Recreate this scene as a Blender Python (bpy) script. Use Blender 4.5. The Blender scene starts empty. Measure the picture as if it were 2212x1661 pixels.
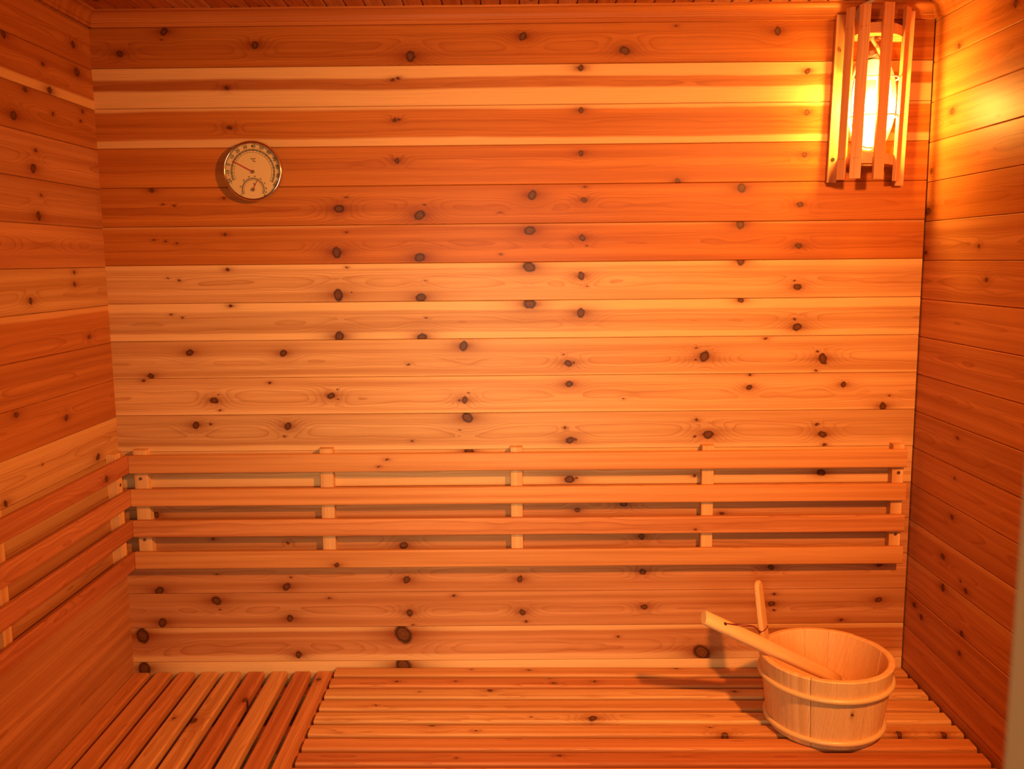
import bpy, bmesh, math, random
from mathutils import Vector, Matrix

random.seed(7)
S = bpy.context.scene
COL = S.collection

# ------------------------------------------------------------------ camera
cam_d = bpy.data.cameras.new('camera')
cam = bpy.data.objects.new('camera', cam_d)
COL.objects.link(cam)
R = ((0.99994795, -0.00546949, 0.00861318), (0.00423844, 0.99056724, 0.13696194), (-0.00928105, -0.1369183, 0.99053886))
M = Matrix.Identity(4)
for i in range(3):
    M[i][0], M[i][1], M[i][2] = R[i][0], R[i][2], -R[i][1]
M.translation = Vector((0.97167, -2.15012, 1.50589))
cam.matrix_world = M
cam_d.sensor_width = 36.0
cam_d.lens = 1948.996 / 2212 * 36.0
cam_d.clip_start = 0.01
cam_d.dof.use_dof = True
cam_d.dof.focus_distance = 2.1
cam_d.dof.aperture_fstop = 7.0
S.camera = cam

# ------------------------------------------------------------------ light
S.view_settings.view_transform = 'Standard'
S.view_settings.look = 'None'
S.view_settings.exposure = 0.0
S.view_settings.gamma = 1.0
S.view_settings.use_curve_mapping = False
S.cycles.max_bounces = 6
S.cycles.diffuse_bounces = 5
S.cycles.adaptive_threshold = 0.02
S.cycles.glossy_bounces = 3
S.cycles.transparent_max_bounces = 12
S.cycles.sample_clamp_indirect = 4.0
S.cycles.caustics_reflective = False
S.cycles.caustics_refractive = False

W = bpy.data.worlds.new('hall_gloom'); S.world = W
W.use_nodes = True
W.node_tree.nodes['Background'].inputs[0].default_value = (0.9, 0.75, 0.6, 1)
W.node_tree.nodes['Background'].inputs[1].default_value = 0.05

BULB_STRENGTH = 540.0
DOME_STRENGTH = 17.0
BULB_COLOR = (1.0, 0.50, 0.075)

def lamp(name, kind, loc, energy, color, rot=None, **kw):
    d = bpy.data.lights.new(name, kind)
    d.energy = energy; d.color = color
    for k, v in kw.items(): setattr(d, k, v)
    o = bpy.data.objects.new(name, d); COL.objects.link(o); o.location = loc
    if rot: o.rotation_euler = rot
    return o

# the room's second lamp, high on the front wall in the corner beside the door
aim = (Vector((0.95, 0.0, 0.85)) - Vector((1.82, -1.46, 1.93))).to_track_quat('-Z', 'Y').to_euler()
lamp('front_corner_lamp', 'SPOT', (1.82, -1.46, 1.93), 158.0, (1.0, 0.345, 0.070), aim, shadow_soft_size=0.045, spot_size=math.radians(112), spot_blend=1.0)
# daylight of the hall, falling in through the open door
lamp('hall_daylight', 'AREA', (0.95, -3.1, 1.45), 66.0, (1.0, 0.80, 0.46), (math.radians(90), 0, 0), shape='RECTANGLE', size=1.0, size_y=1.2)

# ------------------------------------------------------------------ materials
class NG:
    def __init__(s, tree): s.t = tree; s.n = tree.nodes; s.l = tree.links
    def node(s, typ, **kw):
        n = s.n.new(typ)
        for k, v in kw.items(): setattr(n, k, v)
        return n
    def put(s, sock, v):
        if isinstance(v, bpy.types.NodeSocket): s.l.new(v, sock)
        else: sock.default_value = v
    def m(s, op, a, b=None, c=None, clamp=False):
        n = s.node('ShaderNodeMath', operation=op, use_clamp=clamp)
        s.put(n.inputs[0], a)
        if b is not None: s.put(n.inputs[1], b)
        if c is not None: s.put(n.inputs[2], c)
        return n.outputs[0]
    def vm(s, op, a, b=None):
        n = s.node('ShaderNodeVectorMath', operation=op)
        s.put(n.inputs[0], a)
        if b is not None: s.put(n.inputs[1], b)
        return n.outputs[1] if op in ('LENGTH', 'DOT_PRODUCT') else n.outputs[0]
    def comb(s, x, y, z):
        n = s.node('ShaderNodeCombineXYZ')
        for i, v in enumerate((x, y, z)): s.put(n.inputs[i], v)
        return n.outputs[0]
    def sep(s, v):
        n = s.node('ShaderNodeSeparateXYZ'); s.put(n.inputs[0], v); return n.outputs
    def noise(s, v, detail=1.0, rough=0.5):
        n = s.node('ShaderNodeTexNoise', noise_dimensions='3D')
        s.put(n.inputs['Vector'], v); n.inputs['Scale'].default_value = 1.0
        n.inputs['Detail'].default_value = detail; n.inputs['Roughness'].default_value = rough
        return n.outputs[0]
    def step(s, v, a, b):
        n = s.node('ShaderNodeMapRange', interpolation_type='SMOOTHSTEP')
        s.put(n.inputs[0], v); s.put(n.inputs[1], a); s.put(n.inputs[2], b)
        return n.outputs[0]
    def mix(s, f, a, b, blend='MIX'):
        n = s.node('ShaderNodeMix', data_type='RGBA', blend_type=blend)
        s.put(n.inputs[0], f); s.put(n.inputs[6], a); s.put(n.inputs[7], b)
        return n.outputs[2]
    def attr(s, name):
        n = s.node('ShaderNodeAttribute', attribute_type='OBJECT', attribute_name=name)
        return n.outputs['Vector']

def knot_group():
    g = bpy.data.node_groups.new('knot', 'ShaderNodeTree')
    for nm, typ in (('P', 'NodeSocketVector'), ('K', 'NodeSocketVector'), ('D', 'NodeSocketFloat'), ('B', 'NodeSocketFloat'), ('H', 'NodeSocketFloat')):
        g.interface.new_socket(nm, in_out='INPUT', socket_type=typ)
    for nm in ('D', 'B', 'H'):
        g.interface.new_socket(nm, in_out='OUTPUT', socket_type='NodeSocketFloat')
    q = NG(g)
    gi = q.node('NodeGroupInput'); go = q.node('NodeGroupOutput')
    p = q.sep(gi.outputs['P']); k = q.sep(gi.outputs['K'])
    r = q.m('MAXIMUM', k[2], 1e-5)
    du = q.m('DIVIDE', q.m('SUBTRACT', p[0], k[0]), r)
    dv = q.m('DIVIDE', q.m('SUBTRACT', p[1], k[1]), r)
    u2 = q.m('MULTIPLY', du, du); v2 = q.m('MULTIPLY', dv, dv)
    ca = q.m('MULTIPLY', q.m('FRACT', q.m('MULTIPLY', k[0], 53.7)), 3.1416)
    cc, ss = q.m('COSINE', ca), q.m('SINE', ca)
    ra = q.m('ADD', q.m('MULTIPLY', du, cc), q.m('MULTIPLY', dv, ss))
    rb = q.m('SUBTRACT', q.m('MULTIPLY', dv, cc), q.m('MULTIPLY', du, ss))
    d = q.m('SQRT', q.m('ADD', q.m('MULTIPLY', q.m('MULTIPLY', ra, ra), 0.70), q.m('MULTIPLY', q.m('MULTIPLY', rb, rb), 1.25)))
    # rings bend round the knot
    e = q.m('EXPONENT', q.m('MULTIPLY', q.m('ADD', q.m('MULTIPLY', u2, 0.05), q.m('MULTIPLY', v2, 0.14)), -1.0))
    bump = q.m('MULTIPLY', e, q.m('MINIMUM', q.m('MULTIPLY', r, 420.0), 5.0))
    # dark streak running out of the knot along the grain, and a small dark rim
    h = q.m('EXPONENT', q.m('MULTIPLY', q.m('SQRT', q.m('ADD', q.m('MULTIPLY', u2, 0.14), q.m('MULTIPLY', v2, 0.75))), -1.15))
    q.l.new(q.m('MINIMUM', gi.outputs['D'], d), go.inputs['D'])
    q.l.new(q.m('ADD', gi.outputs['B'], bump), go.inputs['B'])
    q.l.new(q.m('MAXIMUM', gi.outputs['H'], h), go.inputs['H'])
    return g
KNOT = knot_group()

def make_wood(name, slots, rough=0.42):
    """Sawn softwood. Object props: w_col heartwood colour, w_sap (top edge, bottom edge, strength), w_ring (rings, pith line, wander), w_seed, k0.. knots (along, across, radius)."""
    mt = bpy.data.materials.new(name); mt.use_nodes = True
    q = NG(mt.node_tree); q.n.clear()
    tc = q.node('ShaderNodeTexCoord').outputs['Object']
    u, v, w = q.sep(tc)[0:3]
    sd = q.sep(q.attr('w_seed')); rg = q.sep(q.attr('w_ring')); sp = q.sep(q.attr('w_sap')); col = q.attr('w_col')
    # slow wander of the board's centre line
    wan = q.m('SUBTRACT', q.noise(q.comb(q.m('ADD', q.m('MULTIPLY', u, 2.2), sd[0]), sd[1], 0.0)), 0.5)
    slow = q.m('MULTIPLY', q.m('SUBTRACT', q.noise(q.comb(q.m('ADD', q.m('MULTIPLY', u, 3.1), sd[1]), sd[2], 3.0), 2.0), 0.5), rg[2])
    wob = q.m('SUBTRACT', q.noise(q.comb(q.m('ADD', q.m('MULTIPLY', u, 9.0), sd[2]), q.m('MULTIPLY', v, 45.0), q.m('MULTIPLY', w, 45.0)), 2.0), 0.5)
    D, B, H = 99.0, 0.0, 0.0
    if slots:
        kw = q.m('SUBTRACT', q.noise(q.comb(q.m('MULTIPLY', u, 130.0), q.m('MULTIPLY', v, 130.0), sd[0]), 1.0), 0.5)
        kw2 = q.m('SUBTRACT', q.noise(q.comb(q.m('MULTIPLY', u, 110.0), q.m('MULTIPLY', v, 110.0), sd[1]), 1.0), 0.5)
        kp = q.comb(q.m('MULTIPLY_ADD', kw, 0.005, u), q.m('MULTIPLY_ADD', kw2, 0.005, v), 0.0)
        for i in range(slots):
            n = q.node('ShaderNodeGroup'); n.node_tree = KNOT
            q.put(n.inputs['P'], kp); q.put(n.inputs['K'], q.attr('k%d' % i))
            q.put(n.inputs['D'], D); q.put(n.inputs['B'], B); q.put(n.inputs['H'], H)
            D, B, H = n.outputs['D'], n.outputs['B'], n.outputs['H']
    vv = q.m('DIVIDE', q.m('SUBTRACT', q.m('MULTIPLY_ADD', wan, 0.022, v), rg[1]), 0.045)
    F = q.m('MULTIPLY', q.m('MULTIPLY', vv, vv), rg[0])
    F = q.m('ADD', F, q.m('ADD', slow, q.m('MULTIPLY', wob, 0.9)))
    F = q.m('ADD', F, q.m('ADD', q.m('MULTIPLY', w, 170.0), B))
    F = q.m('ADD', F, q.m('MULTIPLY', sd[2], 3.7))
    fr = q.m('FRACT', F)
    line = q.m('MULTIPLY', q.m('POWER', fr, 4.0), q.m('SUBTRACT', 1.0, q.step(fr, 0.95, 1.0)))
    str_n = q.noise(q.comb(q.m('ADD', q.m('MULTIPLY', u, 1.6), sd[2]), q.m('MULTIPLY', v, 40.0), sd[0]), 1.0)
    lc = q.m('MULTIPLY', line, q.step(str_n, 0.12, 0.62))
    fib = q.noise(q.comb(q.m('ADD', q.m('MULTIPLY', u, 9.0), sd[1]), q.m('MULTIPLY', v, 520.0), q.m('MULTIPLY', w, 520.0)), 1.0)
    band = q.noise(q.comb(q.m('ADD', q.m('MULTIPLY', u, 0.9), sd[2]), q.m('ADD', q.m('MULTIPLY', v, 55.0), sd[0]), 7.0), 2.0)
    # heartwood: bands of tone, thin dark latewood lines
    heart = q.mix(q.step(band, 0.25, 0.75), q.mix(1.0, col, (0.80, 0.70, 0.60, 1), 'MULTIPLY'), q.mix(1.0, col, (1.13, 1.22, 1.28, 1), 'MULTIPLY'))
    heart = q.mix(q.m('MULTIPLY', lc, 0.66), heart, q.mix(1.0, col, (0.52, 0.30, 0.16, 1), 'MULTIPLY'))
    sapc = q.mix(q.m('MULTIPLY', lc, 0.45), (0.82, 0.50, 0.22, 1), (0.70, 0.38, 0.14, 1))
    vs = q.m('ADD', v, q.m('ADD', q.m('MULTIPLY', wan, 0.012), q.m('MULTIPLY', wob, 0.004)))
    sap = q.m('MAXIMUM', q.step(q.m('SUBTRACT', vs, sp[0]), -0.004, 0.003), q.step(q.m('SUBTRACT', sp[1], vs), -0.004, 0.003))
    c = q.mix(q.m('MULTIPLY', sap, sp[2]), heart, sapc)
    f2 = q.m('MULTIPLY_ADD', fib, 0.26, 0.87)
    c = q.mix(1.0, c, q.comb(f2, f2, f2), 'MULTIPLY')
    if slots:
        c = q.mix(q.m('MULTIPLY', q.m('MULTIPLY', H, 1.55, clamp=True), 0.92), c, q.mix(1.0, col, (0.42, 0.22, 0.12, 1), 'MULTIPLY'))
        core = q.m('SUBTRACT', 1.0, q.step(D, 0.74, 1.18))
        rr = q.m('MULTIPLY_ADD', q.m('SINE', q.m('MULTIPLY_ADD', kw, 9.0, q.m('MULTIPLY', D, 15.0))), 0.16, 0.84)
        ring = q.mix(q.step(D, 0.35, 0.95), (0.170, 0.052, 0.013, 1), (0.052, 0.013, 0.004, 1))
        ring = q.mix(1.0, ring, q.comb(rr, rr, rr), 'MULTIPLY')
        c = q.mix(core, c, ring)
    b = q.node('ShaderNodeBsdfPrincipled')
    q.put(b.inputs['Base Color'], c)
    b.inputs['Roughness'].default_value = rough
    b.inputs['Specular IOR Level'].default_value = 0.2
    o = q.node('ShaderNodeOutputMaterial'); q.l.new(b.outputs[0], o.inputs[0])
    return mt
WOOD = {n: make_wood('cedar_%d' % n, n) for n in (0, 5, 9, 18)}

def simple(name, col, rough=0.5, metal=0.0, spec=0.4, emit=None):
    mt = bpy.data.materials.new(name); mt.use_nodes = True
    b = mt.node_tree.nodes['Principled BSDF']
    b.inputs['Base Color'].default_value = (*col, 1); b.inputs['Roughness'].default_value = rough
    b.inputs['Metallic'].default_value = metal; b.inputs['Specular IOR Level'].default_value = spec
    if emit:
        b.inputs['Emission Color'].default_value = (*emit[0], 1); b.inputs['Emission Strength'].default_value = emit[1]
    return mt
M_DARK = simple('dark_backing', (0.16, 0.065, 0.022), 0.9)
M_STEEL = simple('steel', (0.62, 0.58, 0.52), 0.28, 1.0)
M_CHROME = simple('bezel_metal', (0.80, 0.70, 0.58), 0.16, 1.0)
M_FACE = simple('dial_paper', (0.90, 0.62, 0.32), 0.6, 0, 0.1)
M_INK = simple('dial_ink', (0.03, 0.02, 0.02), 0.6)
M_BAND = simple('dial_band', (0.33, 0.25, 0.19), 0.6)
M_RED = simple('needle_red', (0.62, 0.03, 0.02), 0.45)
M_BRASS = simple('hub_brass', (0.55, 0.33, 0.17), 0.35, 0.8)
M_WHITE = simple('white_enamel', (0.80, 0.77, 0.70), 0.35)
M_CABLE = simple('pale_cable', (0.58, 0.46, 0.34), 0.5)
M_CORD = simple('dark_red_cord', (0.22, 0.02, 0.015), 0.8)
M_HOOP = simple('hoop_cane', (0.74, 0.50, 0.22), 0.3, 0.0, 0.5)
M_HOLE = simple('hole_dark', (0.03, 0.012, 0.006), 0.9)
M_JAMB = simple('painted_jamb', (0.44, 0.25, 0.12), 0.6)
M_BULB = simple('glowing_bulb', (1, 0.8, 0.5), 0.4, emit=(BULB_COLOR, BULB_STRENGTH))
M_GASKET = simple('black_gasket', (0.03, 0.015, 0.01), 0.7)

def glass_mat(name, ribs):
    mt = bpy.data.materials.new(name); mt.use_nodes = True
    q = NG(mt.node_tree); q.n.clear()
    tr = q.node('ShaderNodeBsdfTransparent'); tr.inputs[0].default_value = (0.96, 0.95, 0.92, 1)
    gl = q.node('ShaderNodeBsdfGlossy'); gl.inputs['Roughness'].default_value = 0.08
    out = q.node('ShaderNodeOutputMaterial')
    fres = q.node('ShaderNodeFresnel'); fres.inputs[0].default_value = 1.35 if ribs else 1.18
    mx = q.node('ShaderNodeMixShader'); q.l.new(fres.outputs[0], mx.inputs[0])
    q.l.new(gl.outputs[0], mx.inputs[2])
    if ribs:
        tc = q.node('ShaderNodeTexCoord').outputs['Object']; z = q.sep(tc)[2]
        wv = q.m('MULTIPLY_ADD', q.m('SINE', q.m('MULTIPLY', z, 1100.0)), 0.5, 0.5)
        tl = q.node('ShaderNodeBsdfTranslucent'); tl.inputs[0].default_value = (0.95, 0.9, 0.8, 1)
        m2 = q.node('ShaderNodeMixShader')
        q.put(m2.inputs[0], q.m('MULTIPLY_ADD', wv, 0.014, 0.003))
        q.l.new(tr.outputs[0], m2.inputs[1]); q.l.new(tl.outputs[0], m2.inputs[2])
        # the lit glass glows round the bulb and fades toward its clear upper end
        em = q.node('ShaderNodeEmission'); em.inputs[0].default_value = (1.0, 0.56, 0.09, 1)
        zz = q.m('DIVIDE', q.m('ADD', z, 0.028), 0.036)
        q.put(em.inputs[1], q.m('MULTIPLY', q.m('MULTIPLY_ADD', q.m('EXPONENT', q.m('MULTIPLY', q.m('MULTIPLY', zz, zz), -1.0)), DOME_STRENGTH, 0.12), q.m('MULTIPLY_ADD', wv, 0.6, 0.6)))
        ad = q.node('ShaderNodeAddShader'); q.l.new(m2.outputs[0], ad.inputs[0]); q.l.new(em.outputs[0], ad.inputs[1])
        q.l.new(ad.outputs[0], mx.inputs[1])
    else:
        q.l.new(tr.outputs[0], mx.inputs[1])
    q.l.new(mx.outputs[0], out.inputs[0])
    return mt
M_DOME = glass_mat('ribbed_glass', True)
M_PANE = glass_mat('dial_glass', False)

# ------------------------------------------------------------------ helpers
def link(name, mesh, mat=None, parent=None, loc=None, smooth=False):
    o = bpy.data.objects.new(name, mesh); COL.objects.link(o)
    if mat and not mesh.materials: mesh.materials.append(mat)
    if parent: o.parent = parent
    if loc: o.location = loc
    if smooth:
        for p in mesh.polygons: p.use_smooth = True
    return o

def obj(name, bm, mat=None, parent=None, loc=None, smooth=False):
    bmesh.ops.recalc_face_normals(bm, faces=bm.faces)
    me = bpy.data.meshes.new(name); bm.to_mesh(me); bm.free()
    return link(name, me, mat, parent, loc, smooth)

def thing(name, label, cat, loc=(0, 0, 0), group=None):
    o = bpy.data.objects.new(name, None); COL.objects.link(o)
    o.location = loc; o.empty_display_size = 0.05
    o['label'] = label; o['category'] = cat
    if group: o['group'] = group
    return o

def structure(o):
    o['kind'] = 'structure'; return o

def box(bm, x0, x1, y0, y1, z0, z1):
    vs = [bm.verts.new(p) for p in ((x0,y0,z0),(x1,y0,z0),(x1,y1,z0),(x0,y1,z0),(x0,y0,z1),(x1,y0,z1),(x1,y1,z1),(x0,y1,z1))]
    for f in ((0,3,2,1),(4,5,6,7),(0,1,5,4),(1,2,6,5),(2,3,7,6),(3,0,4,7)): bm.faces.new([vs[i] for i in f])

def prism(bm, pts, fn0, fn1):
    a = [bm.verts.new(fn0(*p)) for p in pts]; b = [bm.verts.new(fn1(*p)) for p in pts]
    n = len(pts)
    bm.faces.new(a); bm.faces.new(b[::-1])
    for i in range(n): bm.faces.new((a[i], a[(i+1) % n], b[(i+1) % n], b[i]))

def tube(bm, pts, r, seg=8, closed=False):
    pts = [Vector(p) for p in pts]; n = len(pts); rings = []
    up = Vector((0.13, 0.27, 0.95)).normalized()
    for i, p in enumerate(pts):
        t = (pts[(i+1) % n] - pts[i-1]) if closed else (pts[min(i+1, n-1)] - pts[max(i-1, 0)])
        t.normalize()
        a = t.cross(up)
        if a.length < 1e-3: a = t.cross(Vector((1, 0, 0)))
        a.normalize(); b = t.cross(a)
        rings.append([bm.verts.new(p + r*(math.cos(k*2*math.pi/seg)*a + math.sin(k*2*math.pi/seg)*b)) for k in range(seg)])
    for i in range(n if closed else n-1):
        A, B = rings[i], rings[(i+1) % n]
        for k in range(seg): bm.faces.new((A[k], A[(k+1) % seg], B[(k+1) % seg], B[k]))
    if not closed:
        bm.faces.new(rings[0][::-1]); bm.faces.new(rings[-1])

def spline(pts, n=6):
    pts = [Vector(p) for p in pts]; out = []
    for i in range(len(pts)-1):
        p0, p1, p2, p3 = pts[max(i-1, 0)], pts[i], pts[i+1], pts[min(i+2, len(pts)-1)]
        for k in range(n):
            t = k/n
            out.append(0.5*((2*p1) + (p2-p0)*t + (2*p0-5*p1+4*p2-p3)*t*t + (3*p1-p0-3*p2+p3)*t*t*t))
    out.append(pts[-1]); return out

def disc(bm, r, z0, z1, seg=32, c=(0, 0)):
    prism(bm, [(c[0]+r*math.cos(i*2*math.pi/seg), c[1]+r*math.sin(i*2*math.pi/seg)) for i in range(seg)],
          lambda a, b: (a, b, z0), lambda a, b: (a, b, z1))

_boards = {}
def board_mesh(L, w, t, r, seg, back=False):
    """Board with its length on x, width on y, face at z = t; the long face edges are eased."""
    key = (round(L, 4), round(w, 4), round(t, 4), r, seg, back)
    if key in _boards: return _boards[key]
    h = w/2; pts = [(-h, 0), (h, 0)] if not back else [(-h, r), (-h+r, 0), (h-r, 0), (h, r)]
    for k in range(seg+1):
        a = k/seg*math.pi/2; pts.append((h-r+r*math.cos(a), t-r+r*math.sin(a)))
    for k in range(seg+1):
        a = math.pi/2+k/seg*math.pi/2; pts.append((-h+r+r*math.cos(a), t-r+r*math.sin(a)))
    bm = bmesh.new(); e = min(r, 0.0015) if seg > 1 else 0
    prism(bm, pts, lambda a, b: (0, a, b), lambda a, b: (L, a, b))
    bmesh.ops.recalc_face_normals(bm, faces=bm.faces)
    me = bpy.data.meshes.new('board'); bm.to_mesh(me); bm.free()
    _boards[key] = me
    return me

HEART = (0.56, 0.225, 0.095)
def wood(o, col=None, sap=None, ring=None, knots=(), dim=1.0, mats=WOOD):
    n = min(k for k in mats if k >= min(len(knots), max(mats)))
    o.material_slots[0].link = 'OBJECT'; o.material_slots[0].material = mats[n]
    j = random.uniform(0.93, 1.07)*dim
    o['w_col'] = [c*j for c in (col or HEART)]
    o['w_sap'] = list(sap) if sap else [1.0, -1.0, 0.0]
    o['w_ring'] = list(ring) if ring else [random.uniform(7, 14), random.uniform(-0.012, 0.012), random.uniform(2.5, 5.0)]
    o['w_seed'] = [random.uniform(0, 40) for _ in range(3)]
    for i in range(n):
        k = knots[i] if i < len(knots) else (0.0, 0.0, 0.0)
        o['k%d' % i] = [float(c) for c in k]
    return o

def board(name, parent, org, ex, ey, L, w, t, r=0.0015, seg=1, back=False, **kw):
    me = board_mesh(L, w, t, r, seg, back)
    if not me.materials: me.materials.append(None)
    o = link(name, me, None, parent)
    ex, ey = Vector(ex), Vector(ey); ez = ex.cross(ey)
    m = Matrix.Identity(4)
    for i in range(3): m[i][0], m[i][1], m[i][2], m[i][3] = ex[i], ey[i], ez[i], org[i]
    o.matrix_local = (Matrix.Translation(-parent.location) @ m) if parent else m
    wood(o, **kw)
    return o
X, Y, Z = (1, 0, 0), (0, 1, 0), (0, 0, 1)
NX, NY, NZ = (-1, 0, 0), (0, -1, 0), (0, 0, -1)

def rnd_knots(L, w, n, rmin=0.003, rmax=0.010):
    return [(random.uniform(0.03, L-0.03), random.uniform(-w*0.42, w*0.42), random.uniform(rmin, rmax)) for _ in range(n)]

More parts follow.
